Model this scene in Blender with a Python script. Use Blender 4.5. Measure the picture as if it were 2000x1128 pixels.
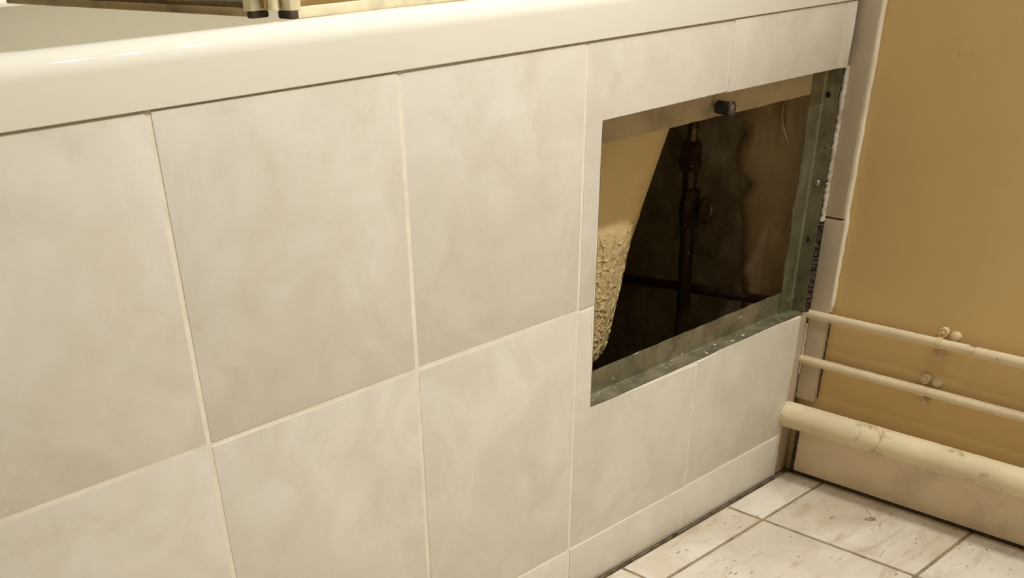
import bpy, bmesh, math, random
from mathutils import Vector, Matrix, noise as mnoise

for o in list(bpy.data.objects):
    bpy.data.objects.remove(o, do_unlink=True)
S = bpy.context.scene
COL = S.collection
PI = math.pi
RND = random.Random(11)

# ------------------------------------------------------------------ camera
cam_d = bpy.data.cameras.new('camera')
cam = bpy.data.objects.new('camera', cam_d)
COL.objects.link(cam)
cam.location = (-0.37651, -0.65941, 0.62507)
cam.rotation_mode = 'XYZ'
cam.rotation_euler = (0.91314, 0.02946, -0.77324)
cam_d.sensor_fit = 'HORIZONTAL'
cam_d.sensor_width = 36.0
cam_d.lens = 2056.86 / 2000 * 36.0
cam_d.shift_x = 84.947 / 2000          # the photograph is an off-centre crop
cam_d.shift_y = 818.144 / 2000
cam_d.clip_start = 0.02
S.camera = cam

# ------------------------------------------------------------------ light and exposure
w = bpy.data.worlds.new('world'); S.world = w
w.use_nodes = True
w.node_tree.nodes['Background'].inputs[0].default_value = (1.0, 0.9, 0.75, 1)
w.node_tree.nodes['Background'].inputs[1].default_value = 0.0
S.view_settings.view_transform = 'Standard'
S.view_settings.look = 'None'
S.view_settings.exposure = 0.0
S.view_settings.gamma = 1.0
S.view_settings.use_curve_mapping = False


def light(name, kind, loc, energy, color, size=0.05, aim=None, **kw):
    d = bpy.data.lights.new(name, kind)
    d.energy = energy; d.color = color
    if kind == 'AREA':
        d.shape = 'RECTANGLE'; d.size = kw.get('sx', 1); d.size_y = kw.get('sy', 1)
    else:
        d.shadow_soft_size = size
    if kind == 'SPOT':
        d.spot_size = kw.get('cone', 2.0); d.spot_blend = kw.get('blend', 0.6)
    o = bpy.data.objects.new(name, d); COL.objects.link(o)
    o.location = loc
    if aim is not None:
        o.rotation_euler = (Vector(aim) - Vector(loc)).to_track_quat('-Z', 'Y').to_euler()
    return o


LAMP_COL = (1.0, 0.985, 0.95)
# the three adjustable spots of the mirror light on the wall behind the photographer
for lx, aim in ((0.53, (-0.06, -0.16, 0.0)), (0.645, (0.12, -0.18, 0.0)), (0.76, (0.22, -0.18, 0.0))):
    light('mirror_lamp', 'SPOT', (lx, -0.62, 1.58), 24.0, LAMP_COL, 0.020, aim=aim, cone=1.28, blend=1.0)
# recessed ceiling light over the floor in front of the bath, then two added fill spots
light('floor_downlight', 'SPOT', (0.60, -0.48, 2.28), 25.0, LAMP_COL, 0.012, aim=(0.64, -0.46, 0), cone=1.2, blend=0.9)
light('room_fill_spot', 'SPOT', (0.10, -0.84, 2.28), 56.0, LAMP_COL, 0.03, aim=(-0.10, -0.45, 0), cone=1.45, blend=1.0)  # added fill that lifts the panel and the room's bounce light
light('bath_fill_spot', 'SPOT', (0.30, 0.30, 2.28), 260.0, (1.0, 0.93, 0.80), 0.035, aim=(0.38, 0.67, 0.5), cone=0.52, blend=1.0)  # added spot, brightens only the inside of the bath


# ------------------------------------------------------------------ node helpers
class NT:
    def __init__(self, name):
        self.m = bpy.data.materials.new(name); self.m.use_nodes = True
        self.t = self.m.node_tree
        self.b = self.t.nodes['Principled BSDF']
        self.L = self.t.links
        self._c = None

    def n(self, typ, **kw):
        x = self.t.nodes.new(typ)
        for k, v in kw.items():
            if k.startswith('i_'):
                x.inputs[k[2:].replace('_', ' ')].default_value = v
            else:
                setattr(x, k, v)
        return x

    def link(self, a, b): self.L.new(a, b)

    def coords(self, rand=0.0, scale=(1, 1, 1)):
        tc = self.n('ShaderNodeTexCoord')
        out = tc.outputs['Object']
        if rand:
            oi = self.n('ShaderNodeObjectInfo')
            mul = self.n('ShaderNodeVectorMath', operation='MULTIPLY')
            cmb = self.n('ShaderNodeCombineXYZ')
            for i, f in enumerate((1.0, 1.7, 2.3)):
                mm = self.n('ShaderNodeMath', operation='MULTIPLY')
                self.link(oi.outputs['Random'], mm.inputs[0]); mm.inputs[1].default_value = f * rand
                self.link(mm.outputs[0], cmb.inputs[i])
            add = self.n('ShaderNodeVectorMath', operation='ADD')
            self.link(out, add.inputs[0]); self.link(cmb.outputs[0], add.inputs[1])
            out = add.outputs[0]
        if scale != (1, 1, 1):
            mp = self.n('ShaderNodeMapping'); mp.inputs['Scale'].default_value = scale
            self.link(out, mp.inputs[0]); out = mp.outputs[0]
        return out

    def noise(self, vec, scale, detail=4, rough=0.55, dist=0.0):
        x = self.n('ShaderNodeTexNoise')
        x.inputs['Scale'].default_value = scale; x.inputs['Detail'].default_value = detail
        x.inputs['Roughness'].default_value = rough; x.inputs['Distortion'].default_value = dist
        self.link(vec, x.inputs['Vector'])
        return x.outputs['Fac']

    def ramp(self, fac, stops):
        r = self.n('ShaderNodeValToRGB')
        els = r.color_ramp.elements
        while len(els) < len(stops): els.new(0.5)
        for e, (p, c) in zip(els, stops):
            e.position = p
            e.color = (c, c, c, 1) if isinstance(c, (int, float)) else (*c, 1)
        self.link(fac, r.inputs[0])
        return r.outputs[0]

    def mix(self, fac, a, b, mode='MIX'):
        x = self.n('ShaderNodeMix', data_type='RGBA', blend_type=mode)
        for sock, v in ((x.inputs[0], fac), (x.inputs[6], a), (x.inputs[7], b)):
            if isinstance(v, (int, float)): sock.default_value = v
            elif isinstance(v, tuple): sock.default_value = (*v, 1)
            else: self.link(v, sock)
        return x.outputs[2]

    def math(self, op, a, b=0.0, c=0.0):
        x = self.n('ShaderNodeMath', operation=op)
        for i, v in enumerate((a, b, c)):
            if isinstance(v, (int, float)): x.inputs[i].default_value = v
            else: self.link(v, x.inputs[i])
        return x.outputs[0]

    def bump(self, h, strength, dist=0.001, prev=None):
        x = self.n('ShaderNodeBump')
        x.inputs['Strength'].default_value = strength; x.inputs['Distance'].default_value = dist
        self.link(h, x.inputs['Height'])
        if prev is not None: self.link(prev, x.inputs['Normal'])
        return x.outputs[0]

    def set(self, color=None, rough=None, metal=None, normal=None, spec=None, **kw):
        I = self.b.inputs
        for key, v in (('Base Color', color), ('Roughness', rough), ('Metallic', metal), ('Normal', normal), ('Specular IOR Level', spec)):
            if v is None: continue
            if isinstance(v, tuple): I[key].default_value = (*v, 1)
            elif isinstance(v, (int, float)): I[key].default_value = v
            else: self.link(v, I[key])
        for k, v in kw.items():
            I[k.replace('_', ' ')].default_value = v
        return self.m


def m_wall_tile():
    t = NT('ceramic_tile')
    v = t.coords(9.0)
    n1 = t.noise(v, 15, 7, 0.62, 0.9)
    n2 = t.noise(v, 30, 5, 0.65)
    c = t.ramp(n1, [(0.30, (0.65, 0.60, 0.495)), (0.5, (0.705, 0.665, 0.565)), (0.68, (0.765, 0.73, 0.64))])
    c = t.mix(t.ramp(n2, [(0.35, 0.0), (0.70, 0.35)]), c, (0.80, 0.75, 0.66))
    mp = t.n('ShaderNodeMapping'); mp.inputs['Rotation'].default_value = (0.0, 0.75, 0.0); mp.vector_type = 'TEXTURE'; mp.inputs['Scale'].default_value = (1.0, 1.0, 3.0)
    t.link(v, mp.inputs[0])
    nv = t.noise(mp.outputs[0], 5.5, 5, 0.62, 0.25)
    vein = t.ramp(t.math('ABSOLUTE', t.math('SUBTRACT', nv, 0.5)), [(0.0, 1.0), (0.010, 0.0)])
    gate = t.ramp(t.noise(v, 13, 2), [(0.60, 0.0), (0.68, 0.28)])
    c = t.mix(t.math('MULTIPLY', vein, gate), c, (0.86, 0.82, 0.74))
    fleck = t.ramp(t.noise(v, 21, 5, 0.7), [(0.60, 0.0), (0.76, 0.45)])
    c = t.mix(fleck, c, (0.585, 0.525, 0.405))
    nb = t.bump(t.noise(v, 60, 3), 0.06, 0.001)
    return t.set(c, 0.36, normal=nb, spec=0.35)


def m_floor_tile():
    t = NT('travertine_tile')
    v = t.coords(7.0)
    n1 = t.noise(v, 8, 6, 0.6, 0.8)
    c = t.ramp(n1, [(0.28, (0.50, 0.43, 0.33)), (0.45, (0.60, 0.53, 0.42)), (0.62, (0.68, 0.62, 0.51)), (0.8, (0.74, 0.69, 0.59))])
    vs = t.coords(7.0, (0.55, 1.9, 1))
    n2 = t.noise(vs, 22, 6, 0.7, 0.4)
    c = t.mix(t.ramp(n2, [(0.54, 0.0), (0.68, 0.7)]), c, (0.42, 0.33, 0.21))
    big = t.noise(v, 5.5, 6, 0.65, 0.8)
    c = t.mix(t.ramp(big, [(0.46, 0.0), (0.64, 0.65)]), c, (0.44, 0.345, 0.22))
    pit = t.n('ShaderNodeTexVoronoi', feature='F1'); pit.inputs['Scale'].default_value = 75
    pit.inputs['Randomness'].default_value = 1
    t.link(vs, pit.inputs['Vector'])
    near = t.ramp(pit.outputs['Distance'], [(0.10, 1.0), (0.19, 0.0)])
    gate = t.ramp(t.noise(v, 15, 3), [(0.53, 0.0), (0.58, 1.0)])
    p = t.math('MULTIPLY', near, gate)
    n3 = t.noise(vs, 42, 5, 0.65, 1.0)
    p2 = t.ramp(n3, [(0.65, 0.0), (0.70, 0.85)])
    pits = t.math('MAXIMUM', p, p2)
    c = t.mix(pits, c, (0.25, 0.185, 0.11))
    h = t.math('SUBTRACT', t.math('MULTIPLY', t.noise(v, 30, 5, 0.6), 0.5), pits)
    return t.set(c, 0.45, normal=t.bump(h, 0.45, 0.0012), spec=0.3)


def m_plain(name, col, rough=0.5, metal=0.0, var=0.08, scale=14, bump=0.0, bscale=80, spec=0.4, dark=None, rand=0.0, **kw):
    t = NT(name)
    v = t.coords(rand)
    n = t.noise(v, scale, 5, 0.6)
    d = dark or tuple(x * (1 - var * 2) for x in col)
    l = tuple(min(1, x * (1 + var)) for x in col)
    c = t.ramp(n, [(0.32, d), (0.5, col), (0.72, l)])
    nb = t.bump(t.noise(v, bscale, 4), bump, 0.001) if bump else None
    return t.set(c, rough, metal, nb, spec, **kw)


def m_metal():
    t = NT('galvanised_steel')
    v = t.coords()
    n1 = t.noise(v, 30, 5, 0.65)
    c = t.ramp(n1, [(0.3, (0.135, 0.122, 0.074)), (0.5, (0.245, 0.222, 0.142)), (0.7, (0.35, 0.318, 0.212))])
    g = t.noise(v, 9, 3)
    c = t.mix(t.ramp(g, [(0.48, 0.0), (0.66, 0.5)]), c, (0.118, 0.138, 0.072))
    pl = t.noise(t.coords(0, (1, 2.5, 2.5)), 55, 5, 0.7)
    spots = t.ramp(pl, [(0.62, 0.0), (0.70, 0.75)])
    c = t.mix(spots, c, (0.56, 0.50, 0.38))
    dk = t.ramp(t.noise(v, 80, 3), [(0.70, 0.0), (0.76, 0.8)])
    c = t.mix(dk, c, (0.06, 0.055, 0.04))
    me = t.ramp(spots, [(0.0, 0.55), (0.7, 0.0)])
    return t.set(c, t.ramp(n1, [(0.3, 0.36), (0.7, 0.55)]), me, t.bump(t.math('ADD', n1, spots), 0.25, 0.0008))


def m_void_plaster():
    t = NT('bare_plaster')
    v = t.coords()
    n1 = t.noise(v, 12, 6, 0.65)
    c = t.ramp(n1, [(0.3, (0.46, 0.345, 0.18)), (0.55, (0.60, 0.46, 0.26)), (0.75, (0.66, 0.53, 0.32))])
    st = t.noise(t.coords(0, (1, 2.2, 0.45)), 16, 4, 0.6, 0.4)
    c = t.mix(t.ramp(st, [(0.50, 0.0), (0.66, 0.75)]), c, (0.40, 0.21, 0.07))
    return t.set(c, 0.7, normal=t.bump(t.noise(v, 45, 5), 0.4, 0.002))


def m_masonry():
    t = NT('rough_masonry')
    v = t.coords()
    n1 = t.noise(v, 18, 7, 0.7, 0.3)
    c = t.ramp(n1, [(0.3, (0.13, 0.092, 0.045)), (0.55, (0.33, 0.245, 0.13)), (0.75, (0.52, 0.42, 0.26))])
    sp = t.ramp(t.noise(v, 70, 3), [(0.70, 0.0), (0.78, 0.8)])
    c = t.mix(sp, c, (0.45, 0.38, 0.29))
    return t.set(c, 0.85, normal=t.bump(n1, 0.8, 0.006))


def m_fibre():
    t = NT('fibreglass')
    v = t.coords()
    n1 = t.noise(v, 14, 4)
    c = t.ramp(n1, [(0.3, (0.74, 0.57, 0.28)), (0.7, (0.83, 0.66, 0.36))])
    # lumpy laminate, rough only on the lower part
    h = t.noise(v, 75, 5, 0.7, 1.2)
    sep = t.n('ShaderNodeSeparateXYZ'); t.link(v, sep.inputs[0])
    zz = t.math('ADD', sep.outputs[2], t.math('MULTIPLY', t.noise(v, 40, 3), 0.02))
    amt = t.ramp(zz, [(0.130, 1.0), (0.160, 0.06)])
    h = t.math('MULTIPLY', h, amt)
    return t.set(c, 0.5, normal=t.bump(h, 1.0, 0.006), spec=0.35)


def m_wall_paint():
    t = NT('wall_paint')
    v = t.coords()
    n1 = t.noise(v, 5, 5)
    c = t.ramp(n1, [(0.3, (0.615, 0.425, 0.185)), (0.7, (0.68, 0.478, 0.217))])
    sc = t.ramp(t.noise(v, 24, 5, 0.7), [(0.66, 0.0), (0.76, 0.5)])
    c = t.mix(sc, c, (0.33, 0.215, 0.09))
    return t.set(c, 0.55, normal=t.bump(t.noise(v, 35, 5), 0.16, 0.0012), spec=0.3)


def m_pipe(name, col, dirt=0.5):
    t = NT(name)
    v = t.coords(3.0)
    n1 = t.noise(v, 18, 5)
    c = t.ramp(n1, [(0.3, tuple(x * 0.9 for x in col)), (0.7, tuple(min(1, x * 1.06) for x in col))])
    d = t.ramp(t.noise(v, 26, 6, 0.7, 0.6), [(0.58, 0.0), (0.70, dirt)])
    c = t.mix(d, c, (0.30, 0.21, 0.10))
    k = t.ramp(t.noise(v, 130, 2), [(0.74, 0.0), (0.78, 0.8)])
    c = t.mix(k, c, (0.13, 0.09, 0.05))
    return t.set(c, 0.42, normal=t.bump(t.noise(v, 55, 5, 0.65), 0.35, 0.0012), spec=0.4)


def m_copper():
    t = NT('tarnished_copper')
    v = t.coords()
    n1 = t.noise(v, 25, 5, 0.65)
    c = t.ramp(n1, [(0.3, (0.035, 0.016, 0.009)), (0.6, (0.075, 0.036, 0.021)), (0.8, (0.14, 0.08, 0.05))])
    k = t.ramp(t.noise(v, 150, 2), [(0.72, 0.0), (0.76, 1.0)])
    c = t.mix(k, c, (0.55, 0.45, 0.34))
    return t.set(c, 0.45, 0.5, t.bump(n1, 0.2, 0.001))


def m_stained():
    t = NT('stained_seal')
    v = t.coords(2.0, (0.35, 0.35, 1))
    n1 = t.noise(v, 26, 4, 0.55)
    c = t.ramp(n1, [(0.30, (0.16, 0.085, 0.02)), (0.5, (0.36, 0.22, 0.07)), (0.72, (0.50, 0.36, 0.15))])
    return t.set(c, 0.45)


M = {
    'tile': m_wall_tile(),
    'floor_tile': m_floor_tile(),
    'grout': m_plain('wall_grout', (0.86, 0.80, 0.66), 0.7, var=0.05, scale=40, bump=0.2),
    'floor_grout': m_plain('floor_grout', (0.27, 0.205, 0.115), 0.9, var=0.25, scale=60, bump=0.5),
    'mastic': m_plain('dark_mastic', (0.06, 0.042, 0.025), 0.8, var=0.35, scale=70, bump=0.6, bscale=140),
    'brown_mastic': m_plain('brown_mastic', (0.13, 0.095, 0.055), 0.8, var=0.35, scale=50, bump=0.6, bscale=140),
    'acrylic': m_plain('bath_acrylic', (0.80, 0.77, 0.655), 0.03, var=0.01, scale=4, spec=0.5),
    'fibre': m_fibre(),
    'metal': m_metal(),
    'dusty_metal': m_plain('dusty_steel', (0.52, 0.44, 0.30), 0.6, 0.15, var=0.14, scale=22, bump=0.25, bscale=70),
    'plaster': m_void_plaster(),
    'filler': m_plain('old_filler', (0.60, 0.53, 0.41), 0.85, var=0.2, scale=45, bump=0.7, bscale=120),
    'crumb': m_plain('plaster_crumbs', (0.62, 0.56, 0.43), 0.85, var=0.1, scale=90),
    'masonry': m_masonry(),
    'chip': m_plain('grey_chips', (0.30, 0.245, 0.165), 0.85, var=0.3, scale=120),
    'paint': m_wall_paint(),
    'strip': m_plain('grey_tile', (0.53, 0.435, 0.31), 0.35, var=0.06, scale=9, spec=0.35, rand=5.0),
    'skirt': m_plain('skirting_tile', (0.80, 0.66, 0.46), 0.5, var=0.12, scale=11, bump=0.1, rand=5.0),
    'bead': m_plain('white_sealant', (0.85, 0.78, 0.60), 0.5, var=0.05, scale=60),
    'pipe': m_pipe('painted_pipe', (0.72, 0.60, 0.385)),
    'clip': m_pipe('painted_clip', (0.66, 0.515, 0.30)),
    'waste': m_pipe('painted_waste_pipe', (0.73, 0.62, 0.40), 0.75),
    'copper': m_copper(),
    'brass': m_plain('old_brass', (0.15, 0.112, 0.055), 0.4, 0.7, var=0.25, scale=40),
    'rubber': m_plain('black_rubber', (0.018, 0.016, 0.016), 0.45, var=0.2, scale=60),
    'knob_face': m_plain('brown_knob_face', (0.12, 0.085, 0.06), 0.45, var=0.4, scale=150),
    'screw': m_plain('zinc_screw', (0.42, 0.42, 0.38), 0.35, 0.8, var=0.1, scale=80),
    'hole': m_plain('dark_recess', (0.012, 0.01, 0.008), 0.9, var=0.1),
    'frame_cream': m_plain('cream_frame', (0.74, 0.655, 0.42), 0.35, var=0.06, scale=30),
    'pane': m_plain('frosted_pane', (0.80, 0.76, 0.62), 0.35, var=0.02, scale=6, Transmission_Weight=0.25),
    'seal': m_stained(),
    'seal_dark': m_plain('dark_stained_seal', (0.20, 0.12, 0.04), 0.5, var=0.3, scale=40),
    'seal_tan': m_plain('tan_seal', (0.56, 0.43, 0.22), 0.45, var=0.25, scale=22),
    'seal_pale': m_plain('pale_seal', (0.78, 0.70, 0.48), 0.4, var=0.1, scale=60),
    'room_wall': m_plain('cream_wall', (0.80, 0.745, 0.63), 0.6, var=0.03, scale=3),
    'ceiling': m_plain('white_ceiling', (0.85, 0.81, 0.72), 0.7, var=0.02, scale=3),
    'slab': m_plain('screed', (0.16, 0.13, 0.09), 0.9, var=0.2, scale=12),
}

# ------------------------------------------------------------------ object helpers
ORG = {}


def obj(name, bm, mat, parent=None, smooth=None):
    """Link a bmesh given in world metres as one object; parents here only ever translate."""
    bmesh.ops.recalc_face_normals(bm, faces=bm.faces[:])
    org = ORG.get(parent, Vector((0, 0, 0))) if parent else Vector((0, 0, 0))
    if org.length: bmesh.ops.translate(bm, verts=bm.verts[:], vec=-org)
    me = bpy.data.meshes.new(name); bm.to_mesh(me); bm.free()
    me.materials.append(M[mat])
    o = bpy.data.objects.new(name, me); COL.objects.link(o)
    if parent:
        o.parent = parent
    ORG[o] = Vector(org)
    if smooth is not None:
        me.shade_smooth()
        if smooth < 180:
            me.set_sharp_from_angle(angle=math.radians(smooth))
    return o


def thing(name, label, cat, loc, group=None):
    o = bpy.data.objects.new(name, None); COL.objects.link(o)
    o.empty_display_size = 0.03
    o.location = loc
    ORG[o] = Vector(loc)
    o['label'] = label; o['category'] = cat
    if group: o['group'] = group
    return o


def tag(o, label, cat, group=None):
    o['label'] = label; o['category'] = cat
    if group: o['group'] = group
    return o


def struct(name, bm, mat, parent=None, smooth=None):
    o = obj(name, bm, mat, parent, smooth)
    if not parent: o['kind'] = 'structure'
    return o


def box(bm, x0, x1, y0, y1, z0, z1, bev=0.0, seg=2):
    r = bmesh.ops.create_cube(bm, size=1.0)
    vs = r['verts']
    bmesh.ops.scale(bm, vec=(x1 - x0, y1 - y0, z1 - z0), verts=vs)
    bmesh.ops.translate(bm, vec=((x0 + x1) / 2, (y0 + y1) / 2, (z0 + z1) / 2), verts=vs)
    if bev:
        es = list({e for v in vs for e in v.link_edges})
        bmesh.ops.bevel(bm, geom=es, offset=bev, segments=seg, profile=0.5, affect='EDGES')
    return bm


def B(*a, **k): return box(bmesh.new(), *a, **k)


def prism(pts, fn0, fn1, bev=0.0, seg=2, bm=None):
    """Extrude a 2-D outline from fn0(a,b) (front) to fn1(a,b) (back); bevel the front edge loop."""
    bm = bm or bmesh.new()
    fv = [bm.verts.new(fn0(a, b)) for a, b in pts]
    kv = [bm.verts.new(fn1(a, b)) for a, b in pts]
    n = len(pts)
    bm.faces.new(fv); bm.faces.new(kv[::-1])
    for i in range(n):
        j = (i + 1) % n
        bm.faces.new((fv[i], kv[i], kv[j], fv[j]))
    if bev:
        fe = [e for e in bm.edges if e.verts[0] in fv and e.verts[1] in fv]
        bmesh.ops.bevel(bm, geom=fe, offset=bev, segments=seg, profile=0.6, affect='EDGES')
    return bm


def tube(bm, path, radii, n=20, cap=True):
    """Tube through points with a radius at each."""
    path = [Vector(p) for p in path]
    if isinstance(radii, (int, float)): radii = [radii] * len(path)
    rings = []
    up = None
    for i, p in enumerate(path):
        a = path[max(0, i - 1)]; b = path[min(len(path) - 1, i + 1)]
        d = b - a
        if d.length < 1e-9: d = (path[-1] - path[0])
        d.normalize()
        if up is None: up = d.orthogonal().normalized()
        s = (up - d * up.dot(d)).normalized(); up = s
        t = d.cross(s)
        rings.append([bm.verts.new(p + radii[i] * (s * math.cos(2 * PI * k / n) + t * math.sin(2 * PI * k / n))) for k in range(n)])
    for r0, r1 in zip(rings, rings[1:]):
        for k in range(n):
            bm.faces.new((r0[k], r0[(k + 1) % n], r1[(k + 1) % n], r1[k]))
    if cap:
        bm.faces.new(rings[0][::-1]); bm.faces.new(rings[-1])
    return bm


def lathe(bm, base, axis, prof, n=28):
    """Profile of (distance along axis, radius) turned about axis."""
    ax = Vector(axis).normalized()
    return tube(bm, [Vector(base) + ax * a for a, r in prof], [r for a, r in prof], n) if all(
        prof[i + 1][0] > prof[i][0] for i in range(len(prof) - 1)) else _lathe(bm, base, ax, prof, n)


def _lathe(bm, base, ax, prof, n):
    base = Vector(base)
    s = ax.orthogonal().normalized(); t = ax.cross(s)
    rings = [[bm.verts.new(base + ax * a + max(r, 1e-5) * (s * math.cos(2 * PI * k / n) + t * math.sin(2 * PI * k / n))) for k in range(n)] for a, r in prof]
    for r0, r1 in zip(rings, rings[1:]):
        for k in range(n):
            bm.faces.new((r0[k], r0[(k + 1) % n], r1[(k + 1) % n], r1[k]))
    bm.faces.new(rings[0][::-1]); bm.faces.new(rings[-1])
    return bm


def L(bm, base, axis, prof, n=28):
    return _lathe(bm, base, Vector(axis).normalized(), prof, n)


def ribbon(z0, z1, n, left, right, yf, yb, seed, rough=0.0015):
    """A ragged upright strip of filler: a front skin with uneven edges and relief, and a back."""
    r = random.Random(seed)
    bm = bmesh.new()
    cols = []
    for i in range(n + 1):
        z = z0 + (z1 - z0) * i / n
        l = left(z) + r.uniform(-rough, rough); rr = right(z) + r.uniform(-rough, rough) * 0.6
        mid = (l + rr) / 2
        f = [bm.verts.new((l, yf(z) + r.uniform(0, rough), z)), bm.verts.new((mid, yf(z) - rough + r.uniform(-rough, rough), z)),
             bm.verts.new((rr, yf(z) + r.uniform(0, rough), z)), bm.verts.new((rr, yb, z)), bm.verts.new((l, yb, z))]
        cols.append(f)
    for a, b in zip(cols, cols[1:]):
        for k in range(5):
            bm.faces.new((a[k], a[(k + 1) % 5], b[(k + 1) % 5], b[k]))
    bm.faces.new(cols[0]); bm.faces.new(cols[-1][::-1])
    return bm


XW = 0.844      # painted face of the right wall
YB = 0.70       # wall behind the bath
XL = -0.90      # left wall
YN = -0.98      # wall behind the photographer
ZC = 2.32

# ------------------------------------------------------------------ floor
floor = struct('floor', B(XL - .1, XW + .15, YN - .1, YB + .1, -0.12, -0.0012), 'floor_grout')
gx = [0.6955 + 0.2103 * k for k in range(-8, 2)]
gy = [-0.0583 - 0.2010 * k for k in range(0, 6)]
xs = sorted(gx); xs = [x for x in xs if x > XL] ; xs = [XL] + xs
if xs[-1] > 0.835: xs[-1] = 0.8375
else: xs.append(0.8375)
ys = [-0.0065] + gy
for i in range(len(xs) - 1):
    for j in range(len(ys) - 1):
        x0, x1 = xs[i] + .0021, xs[i + 1] - .0021
        y1, y0 = ys[j] - .0021, ys[j + 1] + .0021
        if j == 0: y1 = ys[0]
        if y0 < YN: y0 = YN
        if y1 - y0 < .01 or x1 - x0 < .01: continue
        dz = RND.uniform(-.0003, .0003)
        ax, ay = RND.uniform(-.0006, .0006), RND.uniform(-.0006, .0006)
        cx, cy = (x0 + x1) / 2, (y0 + y1) / 2
        top = lambda a, b: (a, b, dz + (a - cx) * ax + (b - cy) * ay)
        obj('tile', prism([(x0, y0), (x1, y0), (x1, y1), (x0, y1)], top, lambda a, b: (a, b, -0.009), 0.0011), 'floor_tile', floor, 40)

# ------------------------------------------------------------------ walls and ceiling
struct('wall_back', B(XL - .1, XW + .15, YB, YB + .1, -0.0012, ZC), 'room_wall')
struct('wall_left', B(XL - .1, XL, YN, YB, -0.0012, ZC), 'room_wall')
struct('wall_near', B(XL - .1, XW + .15, YN - .1, YN, -0.0012, ZC), 'room_wall')
struct('ceiling', B(XL - .1, XW + .15, YN - .1, YB + .1, ZC, ZC + .1), 'ceiling')

# the right wall: bare masonry, with the painted render on the room side and old plaster inside the bath void
bm = B(XW + .009, XW + .15, YN, YB, -0.0012, ZC)
wall_right = struct('wall_right', bm, 'masonry')


def rough_patch():
    """Uneven face of the bare masonry in the void."""
    bm = bmesh.new()
    ny, nz = 70, 70
    y0, y1, z0, z1 = 0.10, 0.62, 0.0, 0.50
    g = []
    for i in range(ny + 1):
        row = []
        for j in range(nz + 1):
            y = y0 + (y1 - y0) * i / ny; z = z0 + (z1 - z0) * j / nz
            h = mnoise.fractal(Vector((y * 16, z * 16, 3.1)), 1.0, 2.1, 5) * 0.004
            row.append(bm.verts.new((XW + .006 - h, y, z)))
        g.append(row)
    for i in range(ny):
        for j in range(nz):
            bm.faces.new((g[i][j], g[i + 1][j], g[i + 1][j + 1], g[i][j + 1]))
    return bm


obj('rough_face', rough_patch(), 'masonry', wall_right, 180)
obj('painted_render', B(XW, XW + .0095, YN, 0.0025, -0.0012, ZC), 'paint', wall_right)


def jag(z):
    pts = [(0.0, .099), (.21, .1009), (.2474, .1055), (.2645, .113), (.29, .1165), (.3113, .1202), (.322, .117), (.333, .111), (.3431, .1175), (.35, .1334), (.37, .138), (.385, .129), (.41, .137), (.53, .15)]
    for (a, p), (b, q) in zip(pts, pts[1:]):
        if a <= z <= b: return p + (q - p) * (z - a) / (b - a)
    return .15


def plaster_coat():
    bm = bmesh.new()
    r = random.Random(4)
    N = 220
    rows = []
    for i in range(N + 1):
        z = 0.53 * i / N
        e = jag(z) + .006 * mnoise.fractal(Vector((z * 26, 1.7, 4.2)), 0.7, 2.2, 6) + r.uniform(-.0006, .0006)
        row = []
        for k in range(9):
            y = 0.0025 + (e - 0.0025) * k / 8
            bulge = mnoise.fractal(Vector((y * 22, z * 22, 8)), 1.0, 2.0, 4) * 0.0014
            row.append(bm.verts.new((XW + .0005 - bulge + (0.0012 * r.random() if k == 8 else 0), y, z)))
        row.append(bm.verts.new((XW + .0125, e + .001, z)))
        rows.append(row)
    for a, b in zip(rows, rows[1:]):
        for k in range(9):
            bm.faces.new((a[k], a[k + 1], b[k + 1], b[k]))
    return bm


obj('plaster_coat', plaster_coat(), 'plaster', wall_right, 180)


def flake():
    """Curled lip of plaster lifting away under the top rail."""
    path = [(XW - .0015 - .0035 * math.sin(PI * i / 14), .0765 - .010 * (i / 14) + .006 * math.sin(PI * i / 14), .437 - .052 * i / 14) for i in range(15)]
    return tube(bmesh.new(), path, [.0006 + .0016 * math.sin(PI * (i + .4) / 15) for i in range(15)], 8)


obj('plaster_flake', flake(), 'plaster', wall_right, 40)

# narrow upright row of tile on the right wall, beside the bath panel
for z0, z1, ya, yb2 in ((0.100, 0.3147, -0.0245, 0.0015), (0.3165, 0.566, -0.0215, 0.0075), (0.5678, 0.815, -0.0215, 0.0075)):
    obj('tile', prism([(ya, z0), (yb2, z0), (yb2, z1), (ya, z1)], lambda a, b: (0.836, a, b), lambda a, b: (XW + .0004, a, b), 0.0012), 'strip', wall_right, 40)
# uneven white bead where that row meets the paint
bm = bmesh.new()
pth = []; rad = []
rr = random.Random(8)
for i in range(60):
    z = 0.212 + 0.60 * i / 59
    pth.append((0.8405 + rr.uniform(-.0003, .0003), -0.0228 - (0.0014 if z < .316 else 0) + rr.uniform(-.0003, .0003), z)); rad.append(.0032 + rr.uniform(-.0003, .0003))
tube(bm, pth, rad, 10)
struct('trim_1', bm, 'bead', None, 180)

# skirting tiles along the right wall
sk = struct('baseboard_right', B(0.8395, XW + .001, YN, -0.010, 0.0022, 0.066), 'floor_grout')
for y0, y1 in ((-0.4080, -0.0125), (-0.8120, -0.4105)):
    obj('tile', prism([(y0, 0.0035), (y1, 0.0035), (y1, 0.0680), (y0, 0.0680)], lambda a, b: (0.8362, a, b), lambda a, b: (0.842, a, b), 0.0010), 'skirt', sk, 40)
# dark joint lines: under the skirting, in the corner, along the foot of the panel
def bead_line(p0, p1, r, n, amp, seed):
    r_ = random.Random(seed)
    p0, p1 = Vector(p0), Vector(p1)
    path, rad = [], []
    for i in range(n + 1):
        p = p0.lerp(p1, i / n)
        path.append(p + Vector([r_.uniform(-amp, amp) for _ in range(3)])); rad.append(r * (1 + r_.uniform(-.25, .25)))
    return tube(bmesh.new(), path, rad, 8)


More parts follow.
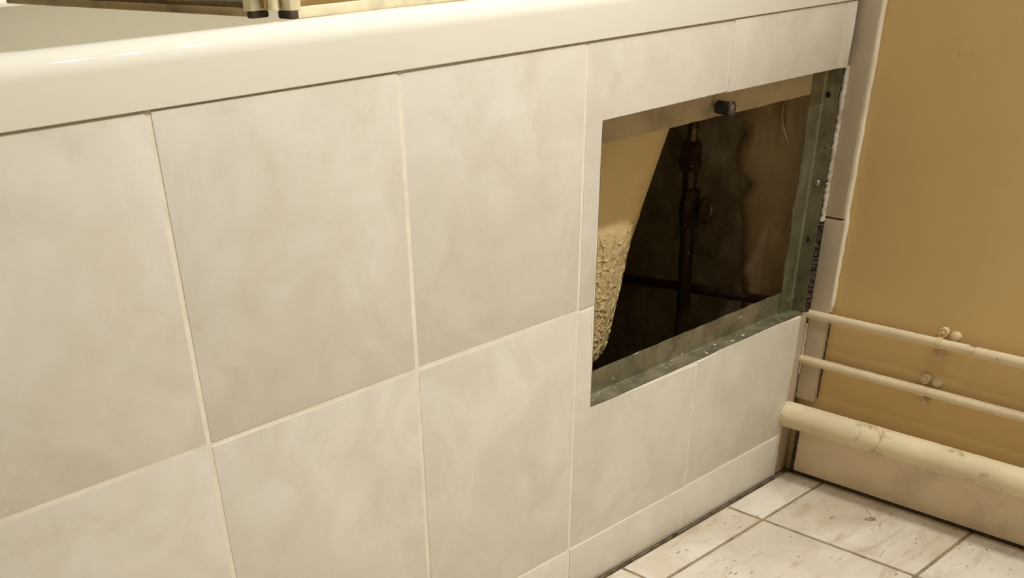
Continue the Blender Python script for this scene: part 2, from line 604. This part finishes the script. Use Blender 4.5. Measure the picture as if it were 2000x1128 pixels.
struct('trim_2', bead_line((0.838, YN + .02, 0.0008), (0.838, -0.006, 0.0006), .0020, 120, .0006, 3), 'mastic', None, 180)
struct('trim_3', bead_line((XL + .02, -0.0030, 0.0004), (0.806, -0.0030, 0.0002), .0019, 200, .0003, 5), 'brown_mastic', None, 180)
struct('trim_5', bead_line((0.8425, -0.0252, 0.104), (0.8425, -0.0252, 0.205), .0007, 60, .0006, 15), 'mastic', None, 180)
struct('trim_4', bead_line((0.8365, -0.0100, 0.001), (0.8365, -0.0095, 0.072), .0022, 30, .0004, 6), 'mastic', None, 180)

# ------------------------------------------------------------------ bath panel with its tiles
panel = thing('bath_panel', 'cream marbled tiled bath side panel with an open access hole near the right wall', 'bath panel', (0.0, 0.0, 0.0))
bm = bmesh.new()
YG0, YG1 = 0.0006, 0.0140
box(bm, -0.864, 0.4228, YG0, YG1, 0.0005, 0.5266)
box(bm, 0.4228, 0.8290, YG0, YG1, 0.4690, 0.5266)
box(bm, 0.4228, 0.8120, YG0, YG1, 0.0005, 0.2088)
obj('backing_board', bm, 'grout', panel)

JX = [-0.8245, -0.6210, -0.4175, -0.2140, -0.0100, 0.1942]
ZA0, ZA1 = 0.3102, 0.3128
ZB0, ZB1 = 0.0574, 0.0598


def wall_tile(pts, bev=.0019):
    cx = sum(p[0] for p in pts) / len(pts); cz = sum(p[1] for p in pts) / len(pts)
    ax, az, d = RND.uniform(-.002, .002), RND.uniform(-.002, .002), RND.uniform(-.00025, .00015)
    f = lambda a, b: (a, d + (a - cx) * ax + (b - cz) * az, b)
    obj('tile', prism(pts, f, lambda a, b: (a, 0.0075, b), bev), 'tile', panel, 40)


def rect(x0, x1, z0, z1): return [(x0, z0), (x1, z0), (x1, z1), (x0, z1)]


# whole columns left of the opening (joint centre lines lean a touch, as laid)
EDGE = [(-0.862, -0.862, -0.862)] + [(j, j, j) for j in JX[:4]] + [(-0.0096, -0.0106, -0.0112), (0.1938, 0.1945, 0.1940), (0.4005, 0.3993, 0.3968)]
for a, b in zip(EDGE, EDGE[1:]):
    g = .0017
    wall_tile([(a[1] + g, ZA1), (b[1] - g, ZA1), (b[0] - g, 0.5266), (a[0] + g, 0.5266)])
    wall_tile([(a[2] + g, ZB1), (b[2] - g, ZB1), (b[1] - g, ZA0), (a[1] + g, ZA0)])
    wall_tile([(a[2] + g, 0.0030), (b[2] - g, 0.0030), (b[2] - g, ZB0), (a[2] + g, ZB0)])
# tiles cut round the opening
g = .0010
wall_tile([(0.3993 + g, ZA1 - .0006), (0.4214, ZA1 - .0006), (0.4217, 0.4681), (0.6060, 0.4675), (0.6070 - g, 0.5266), (0.4005 + g, 0.5266)], .0010)
wall_tile([(0.6060 + g, 0.4675), (0.8080 - .0005, 0.4672), (0.8066 - .0005, 0.5266), (0.6070 + g, 0.5266)], .0010)
wall_tile([(0.8082, 0.4673), (0.8286, 0.4660), (0.8270, 0.4800), (0.8292, 0.5000), (0.8292, 0.5266), (0.8070, 0.5266)], .0008)
wall_tile([(0.3968 + g, ZB1), (0.6040 - g, ZB1), (0.6048 - g, 0.2060), (0.56, 0.2070), (0.50, 0.2082), (0.4210, 0.2098), (0.4196, 0.3092), (0.3993 + g, ZA0 - .0006)], .0010)
wall_tile([(0.6040 + g, ZB1), (0.8075, ZB1), (0.8125, 0.1050), (0.8160, 0.1600), (0.8160, 0.2070), (0.76, 0.2098), (0.70, 0.2094), (0.65, 0.2098), (0.6048 + g, 0.2082)], .0010)
wall_tile([(0.3968 + g, 0.0030), (0.6042 - g, 0.0030), (0.6042 - g, ZB0), (0.3968 + g, ZB0)], .0012)
wall_tile([(0.6042 + g, 0.0030), (0.8085, 0.0030), (0.8060, 0.0574), (0.6042 + g, ZB0)], .0012)

# filler that closes the gap between the panel's right end and the wall
obj('edge_filler', ribbon(0.0010, 0.2085, 70, lambda z: .8125, lambda z: .8362, lambda z: .0022, .0135, 21, .0004), 'strip', panel, 60)
obj('edge_bead', bead_line((0.8345, 0.0010, 0.132), (0.8345, 0.0012, 0.194), .0010, 30, .0004, 9), 'bead', panel, 180)
obj('ragged_filler', ribbon(0.3120, 0.4670, 70, lambda z: .8290, lambda z: .8358, lambda z: .0004, .0135, 31, .0009), 'filler', panel, 50)
obj('dirty_filler', ribbon(0.2090, 0.3120, 60, lambda z: .8275, lambda z: .8358, lambda z: .0028, .0135, 33, .0024), 'mastic', panel, 50)
obj('edge_dark_bead', bead_line((0.8290, 0.0045, 0.209), (0.8290, 0.0045, 0.468), .0016, 70, .0006, 12), 'mastic', panel, 180)  # dark bead down the gap between frame and filler

# ------------------------------------------------------------------ steel access frame in the opening
fr = thing('access_frame', 'greenish galvanised steel angle frame lining the open access hole', 'frame', (0.62, 0.0, 0.2090))
T = .0013


def angle_rail(kind, a0, a1, a2=None):
    """L-section with a rounded outer bend. Profile (d, w): d = depth from tile face, w = inward width."""
    Dp, Wd, r = (.0212 if kind == 'right' else .0222), .0258, (.0042 if kind == 'right' else .0024)
    arc = [(Dp - r + r * math.sin(PI / 2 * k / 5), r - r * math.cos(PI / 2 * k / 5)) for k in range(6)]
    prof = [(0.0012, 0.0)] + arc + [(Dp, Wd), (Dp - T, Wd)] + [(d - T * math.sin(PI / 2 * k / 5), wv + T * math.cos(PI / 2 * k / 5)) for k, (d, wv) in reversed(list(enumerate(arc)))] + [(0.0012, T)]
    def P(d, wv, s):
        if kind == 'bottom': return (s, d, 0.2094 + wv)
        if kind == 'top': return (s, d, 0.4690 - wv)
        if kind == 'right': return (0.8222 - wv, d, s)
        return (0.4226 + wv, d, s)
    bm = bmesh.new()
    n = 24
    rows = []
    r_ = random.Random(len(kind))
    for i in range(n + 1):
        s = a0 + (a1 - a0) * i / n
        row = []
        for k, (d, wv) in enumerate(prof):
            e = r_.uniform(-.00035, .00035) if wv == Wd else 0
            ss = s
            if a2 is not None and i == n and wv > T * 1.5: ss = a2
            row.append(bm.verts.new(P(d, wv + e, ss)))
        rows.append(row)
    m = len(prof)
    for a, b in zip(rows, rows[1:]):
        for k in range(m):
            bm.faces.new((a[k], a[(k + 1) % m], b[(k + 1) % m], b[k]))
    bm.faces.new(rows[0]); bm.faces.new(rows[-1][::-1])
    return bm


obj('bottom_rail', angle_rail('bottom', 0.4230, 0.8215, 0.7966), 'metal', fr, 40)
obj('top_rail', angle_rail('top', 0.4230, 0.8200), 'dusty_metal', fr, 40)
right_rail = obj('right_rail', angle_rail('right', 0.2112, 0.4670), 'metal', fr, 40)
obj('left_rail', angle_rail('left', 0.2112, 0.4670), 'metal', fr, 40)
obj('screw', L(bmesh.new(), (0.8212, 0.0097, 0.3534), (-1, 0, 0), [(0, .0030), (.0008, .0030), (.0016, .0022), (.0019, .0009), (.0019, .0)], 20), 'screw', right_rail, 50)
obj('screw_hole', L(bmesh.new(), (0.8212, 0.0134, 0.4406), (-1, 0, 0), [(0, .0030), (.0003, .0030), (.0004, .0)], 18), 'hole', right_rail)
bm = bmesh.new()
box(bm, 0.8203, 0.8211, 0.0085, 0.0115, 0.2900, 0.2955)
obj('slot', bm, 'hole', right_rail)

kn = thing('rubber_knob', 'short black rubber knob sticking out of the frame under the upper tiles', 'knob', (0.6155, 0.0205, 0.4530))
KA = (0.02, -1, -0.05)
kp = (0.6165, 0.0205, 0.4535)
obj('stem', L(bmesh.new(), kp, KA, [(0, .0022), (.0050, .0022), (.0052, .0)], 16), 'screw', kn, 40)
kp2 = Vector(kp) + Vector(KA).normalized() * .004
bm = L(bmesh.new(), kp2, KA, [(0, .0045), (.0008, .0058), (.0140, .0060), (.0150, .0066), (.0172, .0069), (.0178, .0065), (.0180, .0050), (.0172, .0048)], 32)
obj('body', bm, 'rubber', kn, 40)
obj('face', L(bmesh.new(), kp2 + Vector(KA).normalized() * .0165, KA, [(0, .0049), (.0012, .0049), (.0013, .0030), (.0019, .0026), (.0019, 0)], 24), 'knob_face', kn, 40)

# crumbs of plaster lying on the ledge
bm = bmesh.new()
rc = random.Random(17)
spots = [(0.7025, 0.0083), (0.6267, 0.0042), (0.6550, 0.0135), (0.6790, 0.0065)]
spots += [(rc.uniform(.43, .81), rc.uniform(.004, .0195)) for _ in range(40)]
for i, (cx, cy) in enumerate(spots):
    s = (.0016 if i < 4 else rc.uniform(.0003, .0008))
    r = bmesh.ops.create_icosphere(bm, subdivisions=1, radius=s)
    for v in r['verts']:
        v.co = Vector((v.co.x * 1.7, v.co.y, v.co.z * .5)) * rc.uniform(.75, 1.2)
    bmesh.ops.translate(bm, verts=r['verts'], vec=(cx, cy, 0.2107 + s * .35))
cr = obj('plaster_crumbs', bm, 'crumb')
tag(cr, 'pale plaster crumbs scattered on the steel ledge of the access hole', 'debris'); cr['kind'] = 'stuff'

# ------------------------------------------------------------------ bath
bath = thing('bathtub', 'white acrylic bath with a glossy rounded rim above the tiled panel', 'bathtub', (0.0, 0.35, 0.205))
X0, X1, Y0, Y1 = -0.866, 0.834, -0.0011, 0.698


def rrect(x0, x1, y0, y1, r, seg=10):
    pts = []
    for cx, cy, a in ((x1 - r, y0 + r, -PI / 2), (x1 - r, y1 - r, 0), (x0 + r, y1 - r, PI / 2), (x0 + r, y0 + r, PI)):
        for k in range(seg + 1):
            t = a + PI / 2 * k / seg
            pts.append((cx + r * math.cos(t), cy + r * math.sin(t)))
    return pts


def loft(rings, cap0=False, cap1=False, bm=None):
    bm = bm or bmesh.new()
    R = [[bm.verts.new((x, y, z)) for x, y in pts] for pts, z in rings]
    n = len(R[0])
    for a, b in zip(R, R[1:]):
        for k in range(n):
            bm.faces.new((a[k], a[(k + 1) % n], b[(k + 1) % n], b[k]))
    if cap0: bm.faces.new(R[0][::-1])
    if cap1: bm.faces.new(R[-1])
    return bm


def ins(d, r, z, ex=0.0): return (rrect(X0 + d, X1 - d - ex, Y0 + d, Y1 - d, max(r, .0005)), z)


rings = [ins(.0180, .002, .5315), ins(.0012, .003, .5312), ins(.0008, .003, .5274), ins(.0004, .003, .5270), ins(0, .003, .5275)]
RF = .0134
ZT = .5632
for k in range(0, 9):
    a = PI / 2 * k / 8
    rings.append(ins(RF * (1 - math.cos(a)), .004, ZT - RF + RF * math.sin(a)))
rings += [ins(.034, .03, ZT - .0019), ins(.056, .06, ZT - .0042)]
for k in range(1, 7):
    a = PI / 2 * k / 6
    rings.append(ins(.056 + .014 * math.sin(a), .075, ZT - .0042 - .013 * (1 - math.cos(a))))
obj('rim', loft(rings), 'acrylic', bath, 35)

# outer and inner skins: (z, side inset, right-end x)
PROF = [(.5300, .046, .730), (.4900, .050, .694), (.4267, .056, .660), (.3780, .061, .641), (.3270, .067, .622), (.2900, .071, .617), (.2620, .074, .612), (.2400, .076, .608), (.2250, .078, .607), (.2120, .081, .604), (.2030, .087, .598), (.1980, .096, .590), (.1960, .115, .570)]
outer = [(rrect(-.80 + (.53 - z) * .25, xe, Y0 + s, Y1 - s, .10), z) for z, s, xe in PROF]
bm = loft(outer, cap1=True)
obj('tub_shell', bm, 'fibre', bath, 60)


def shell_point(sa, z):
    """Point and outward normal on the near right corner of the outer skin; sa = run along the skin from where the corner starts."""
    for (za, ia, xa), (zb, ib, xb) in zip(PROF, PROF[1:]):
        if zb <= z <= za:
            f = (za - z) / (za - zb); i_ = ia + (ib - ia) * f; x_ = xa + (xb - xa) * f
            break
    r_ = .10
    if sa < 0: return Vector((x_ - r_ + sa, Y0 + i_, z)), Vector((0, -1, 0))
    an = -PI / 2 + sa / r_
    return Vector((x_ - r_ + r_ * math.cos(an), Y0 + i_ + r_ + r_ * math.sin(an), z)), Vector((math.cos(an), math.sin(an), 0))


bm = bmesh.new()
rs = random.Random(23)
for _ in range(520):
    s0 = rs.uniform(-.09, .10); z0 = rs.uniform(.203, .352)
    if z0 > .335 and rs.random() < .6: continue
    an = rs.uniform(0, PI); ln = rs.uniform(.005, .017); cv = rs.uniform(-.003, .003)
    path = []
    for k in range(5):
        f = k / 4 - .5
        ds = math.cos(an) * ln * f - math.sin(an) * cv * (1 - 4 * f * f); dz = math.sin(an) * ln * f + math.cos(an) * cv * (1 - 4 * f * f)
        p, nrm = shell_point(s0 + ds, max(.2005, z0 + dz))
        path.append(p + nrm * .0002)
    rad = rs.uniform(.0003, .0008)
    tube(bm, path, [rad * .25, rad, rad, rad, rad * .25], 5)
lam = obj('laminate_strands', bm, 'fibre', bath, 180)
lam['kind'] = 'stuff'
inner = [ins(.0700, .075, ZT - .0172)] + [(rrect(-.79 + (.53 - z) * .25 + .02, xe - .008 - (0.012 if z > .5 else 0), Y0 + s + (.026 if z > .5 else .012), Y1 - s - (.026 if z > .5 else .012), .09), z + .006) for z, s, xe in PROF[1:]]
obj('basin', loft(inner, cap1=True), 'acrylic', bath, 60)

# ------------------------------------------------------------------ shower screen folded in over the bath
scr = thing('shower_screen', 'cream framed folding shower screen standing on the bath rim with brown stained bottom seals', 'shower screen', (0.122, 0.035, 0.5605))
ZS0, ZS1 = 0.5628, 1.42
# fixed leaf along the rim
leaf = obj('fixed_leaf', B(0.136, 0.800, 0.0335, 0.0395, ZS0 + .009, ZS1 - .01), 'pane', scr)
obj('stile', B(0.1265, 0.1360, 0.0295, 0.0435, ZS0 + .0035, ZS1, bev=.0012), 'frame_cream', leaf, 40)
obj('stile', B(0.800, 0.816, 0.0295, 0.0435, ZS0 + .0035, ZS1, bev=.0012), 'frame_cream', leaf, 40)
obj('top_bar', B(0.136, 0.800, 0.0300, 0.0430, ZS1 - .012, ZS1, bev=.0012), 'frame_cream', leaf, 40)
obj('stained_seal', B(0.1360, 0.800, 0.0315, 0.0415, ZS0 + .0055, ZS0 + .0092, bev=.0008), 'seal', leaf, 40)
obj('bottom_seal', B(0.1330, 0.800, 0.0300, 0.0430, ZS0 - .0009, ZS0 + .0056, bev=.0010), 'seal_pale', leaf, 40)
obj('end_cap', B(0.1262, 0.1330, 0.0290, 0.0440, ZS0 - .0009, ZS0 + .0037, bev=.001), 'mastic', leaf, 40)
# hinged leaf swung in over the bath
HA = Vector((0.1150, 0.0480, 0)); HB = Vector((0.0930, 0.3750, 0))
hd = (HB - HA).normalized(); hn = Vector((-hd.y, hd.x, 0))


def hbox(s0, s1, n0, n1, z0, z1, bev=0.0):
    bm = B(s0, s1, n0, n1, z0, z1, bev=bev)
    for v in bm.verts:
        p = HA + hd * v.co.x + hn * v.co.y
        v.co = Vector((p.x, p.y, v.co.z))
    return bm


LN = (HB - HA).length
leaf2 = obj('hinged_leaf', hbox(.009, LN - .008, -.003, .003, ZS0 + .0085, ZS1 - .01), 'pane', scr)
obj('stile', hbox(0, .0095, -.007, .007, ZS0 + .0040, ZS1, .0012), 'frame_cream', leaf2, 40)
obj('stile', hbox(LN - .009, LN, -.007, .007, ZS0 + .0040, ZS1, .0012), 'frame_cream', leaf2, 40)
obj('top_bar', hbox(.0095, LN - .009, -.0065, .0065, ZS1 - .012, ZS1, .0012), 'frame_cream', leaf2, 40)
obj('stained_seal', hbox(.0095, LN, -.0062, .0062, ZS0 + .0062, ZS0 + .0086, .0008), 'seal_dark', leaf2, 40)
obj('bottom_seal', hbox(.0060, LN, -.0065, .0065, ZS0 + .0010, ZS0 + .0064, .001), 'seal_tan', leaf2, 40)
obj('end_cap', hbox(-.0004, .0060, -.0072, .0072, ZS0 + .0002, ZS0 + .0040, .001), 'mastic', leaf2, 40)
bm = tube(bmesh.new(), [(0.1205, 0.0405, ZS0 + .0045), (0.1205, 0.0405, ZS1)], .0042, 18)
hp = obj('hinge_post', bm, 'frame_cream', scr, 60)
bm = bmesh.new()
box(bm, 0.1225, 0.1272, 0.0380, 0.0420, ZS0 + .0060, ZS1 - .02)
box(bm, 0.1135, 0.1185, 0.0405, 0.0450, ZS0 + .0060, ZS1 - .02)
obj('hinge_gasket', bm, 'seal', scr)

# ------------------------------------------------------------------ pipes along the right wall
def pipe_path(x, y0, y1, z0, z1, n, amp, seed):
    r = random.Random(seed)
    return [(x + r.uniform(-amp, amp), y0 + (y1 - y0) * i / n, z0 + (z1 - z0) * i / n + r.uniform(-amp, amp)) for i in range(n + 1)]


PX = 0.8350
p1 = thing('upper_pipe', 'uppermost thin cream painted pipe running along the right wall', 'pipe', (PX, -0.20, 0.2065), 'cream painted pipes along the right wall')
obj('pipe_run', tube(bmesh.new(), pipe_path(PX, 0.0065, -0.2005, 0.2057, 0.2068, 40, .00012, 1), .0049, 22), 'pipe', p1, 60)
obj('pipe_run', tube(bmesh.new(), pipe_path(PX, -0.1990, -0.2075, 0.2064, 0.2062, 4, 0, 1), .0040, 22), 'pipe', p1, 60)
obj('sleeve', L(bmesh.new(), (PX - .0005, -0.2068, 0.2060), (0, -1, 0.003), [(0, .0040), (.0008, .0052), (.0030, .0056), (.70, .0056), (.70, 0)], 24), 'pipe', p1, 60)
p2 = thing('lower_pipe', 'thin cream painted pipe between the upper pipe and the fat waste pipe', 'pipe', (PX, -0.20, 0.1495), 'cream painted pipes along the right wall')
obj('pipe_run', tube(bmesh.new(), pipe_path(PX, 0.0065, -0.92, 0.1503, 0.1470, 120, .00015, 2), .0053, 22), 'pipe', p2, 60)
p3 = thing('waste_pipe', 'fat cream painted waste pipe lying along the top of the skirting tiles', 'pipe', (0.8180, -0.20, 0.0830), 'cream painted pipes along the right wall')
obj('pipe_run', tube(bmesh.new(), pipe_path(0.8180, 0.0060, -0.92, 0.0838, 0.0850, 120, .00018, 3), .0158, 36), 'waste', p3, 60)


def clip(name, label, y, z, ylow, yb, gap, glow):
    t = thing(name, label, 'pipe clip', (XW, y, z), 'pipe clips on the right wall')
    up = z + gap; lo = z - glow
    # strap that passes over the pipe
    bm = bmesh.new()
    n = 12; wd = .0034
    prev = None
    pr = .0064
    for i in range(n + 1):
        a = -PI / 2 + PI * i / n
        yc = ylow + (y - ylow) * i / n
        ring = []
        for rr_, s in ((pr, -wd), (pr, wd), (pr - .0013, wd), (pr - .0013, -wd)):
            ring.append(bm.verts.new((PX - rr_ * math.cos(a), yc + s, z + rr_ * math.sin(a))))
        if prev:
            for k in range(4): bm.faces.new((prev[k], prev[(k + 1) % 4], ring[(k + 1) % 4], ring[k]))
        else: bm.faces.new(ring)
        prev = ring
    bm.faces.new(prev[::-1])
    obj('strap', bm, 'clip', t, 50)
    for k, (yy, zz) in enumerate(((y, up), (ylow, lo))):
        rl = .0056 if k == 0 else .0048
        lug = obj('lug', L(bmesh.new(), (XW - .0002, yy, zz), (-1, 0, 0), [(0, rl), (.0050, rl), (.0058, rl - .0006), (.0058, rl - .0018), (.0050, rl - .0022), (.0050, 0)], 26), 'clip', t, 40)
        obj('screw', L(bmesh.new(), (XW - .0047, yy, zz), (-1, 0, 0), [(0, .0023), (.0014, .0023), (.0022, .0014), (.0022, 0)], 18), 'clip', lug, 50)
    # rounded wall spacer just beyond the upper lug
    bm = bmesh.new()
    r = bmesh.ops.create_uvsphere(bm, u_segments=22, v_segments=14, radius=1.0)
    for v in r['verts']: v.co = Vector((XW - .0008 + v.co.x * .0046, yb + v.co.y * .0068, up - .0026 + v.co.z * .0058))
    obj('spacer', bm, 'clip', t, 180)


clip('pipe_clip', 'painted saddle clip with two screws holding the upper thin pipe', -0.1660, 0.2066, -0.1655, -0.1795, .0106, .0146)
clip('pipe_clip', 'painted saddle clip holding the lower thin pipe above the waste pipe', -0.1582, 0.1492, -0.1610, -0.1715, .0124, .0132)

# ------------------------------------------------------------------ pipework in the void
sp = thing('supply_pipe', 'dark tarnished upright copper pipe standing inside the access hole', 'pipe', (0.80, 0.168, 0.0))
obj('pipe_run', tube(bmesh.new(), [(0.80, 0.163, -0.001), (0.80, 0.163, 0.20), (0.80, 0.168, 0.30), (0.80, 0.1705, 0.352)], .0085, 22), 'copper', sp, 60)
obj('tail', L(bmesh.new(), (0.80, 0.1712, 0.382), (0, 0, 1), [(0, .0062), (.004, .0068), (.008, .0060), (.012, .0060), (.013, .0066), (.016, .0066), (.017, .0058), (.13, .0058), (.13, 0)], 22), 'brass', sp, 40)
bm = L(bmesh.new(), (0.80, 0.1712, 0.350), (0, 0, 1), [(0, .0088), (.002, .0132), (.010, .0150), (.0135, .0150), (.0150, .0132), (.0160, .0132), (.0300, .0128), (.0330, .0100), (.0335, 0)], 6)
obj('coupling_nut', bm, 'copper', sp, 20)
vb = obj('valve_body', L(bmesh.new(), (0.80, 0.1665, 0.286), (0, 0, 1), [(0, .0088), (.002, .0112), (.012, .0112), (.016, .0128), (.030, .0128), (.034, .0112), (.044, .0112), (.046, .0088)], 8), 'copper', sp, 30)
obj('valve_stem', L(bmesh.new(), (0.80, 0.160, 0.309), (0.05, -1, 0), [(0, .0075), (.006, .0075), (.007, .0045), (.016, .0045), (.016, 0)], 16), 'brass', sp, 40)
obj('valve_wheel', L(bmesh.new(), (0.8005, 0.147, 0.309), (0.10, -1, 0.05), [(0, .0125), (.001, .0150), (.004, .0155), (.0058, .0150), (.0064, .0125), (.0045, .0110), (.0045, .0050), (.0075, .0042), (.0075, 0)], 30), 'brass', sp, 40)
hpth = [(0.802, 0.046, 0.2155), (0.802, 0.12, 0.2115), (0.802, 0.19, 0.2075), (0.802, 0.25, 0.2035), (0.802, 0.45, 0.196), (0.802, 0.62, 0.192)]
hp_ = obj('branch_pipe', tube(bmesh.new(), [(0.8185 - .0, y, z) for x, y, z in hpth], .0058, 18), 'copper', None, 60)
tag(hp_, 'dark thin pipe crossing level behind the upright pipe inside the access hole', 'pipe')

# ------------------------------------------------------------------ litter on the floor tiles
def chip(x, y, sx, sy, h, rot, seed):
    r = random.Random(seed)
    n = 9
    bm = bmesh.new()
    lo, hi = [], []
    for k in range(n):
        a = 2 * PI * k / n
        q = r.uniform(.7, 1.1)
        px, py = sx * q * math.cos(a), sy * q * math.sin(a)
        X = x + px * math.cos(rot) - py * math.sin(rot); Y = y + px * math.sin(rot) + py * math.cos(rot)
        lo.append(bm.verts.new((X, Y, 0.0004)))
        hi.append(bm.verts.new((x + (X - x) * .8, y + (Y - y) * .8, h * r.uniform(.7, 1.1))))
    for k in range(n):
        j = (k + 1) % n
        bm.faces.new((lo[k], lo[j], hi[j], hi[k]))
    bm.faces.new(hi); bm.faces.new(lo[::-1])
    return bm


c = obj('plaster_chip', chip(0.7827, -0.1556, .0072, .0036, .0022, -1.0, 5), 'chip')
tag(c, 'small grey chip of plaster lying on the floor tile in front of the waste pipe', 'debris')
bm = bmesh.new()
rg = random.Random(41)
for _ in range(70):
    gx_, gy_ = (rg.uniform(.50, .83), rg.uniform(-.34, -.012)) if rg.random() < .6 else (rg.uniform(.795, .833), rg.uniform(-.34, -.012))
    r = bmesh.ops.create_icosphere(bm, subdivisions=1, radius=rg.uniform(.0003, .0011))
    for v in r['verts']: v.co = Vector((v.co.x * 1.5, v.co.y, v.co.z * .6)) * rg.uniform(.75, 1.2)
    bmesh.ops.translate(bm, verts=r['verts'], vec=(gx_, gy_, 0.0006))
grit = obj('floor_grit', bm, 'chip')
tag(grit, 'scattered dark grit and crumbs on the floor tiles near the corner', 'debris'); grit['kind'] = 'stuff'
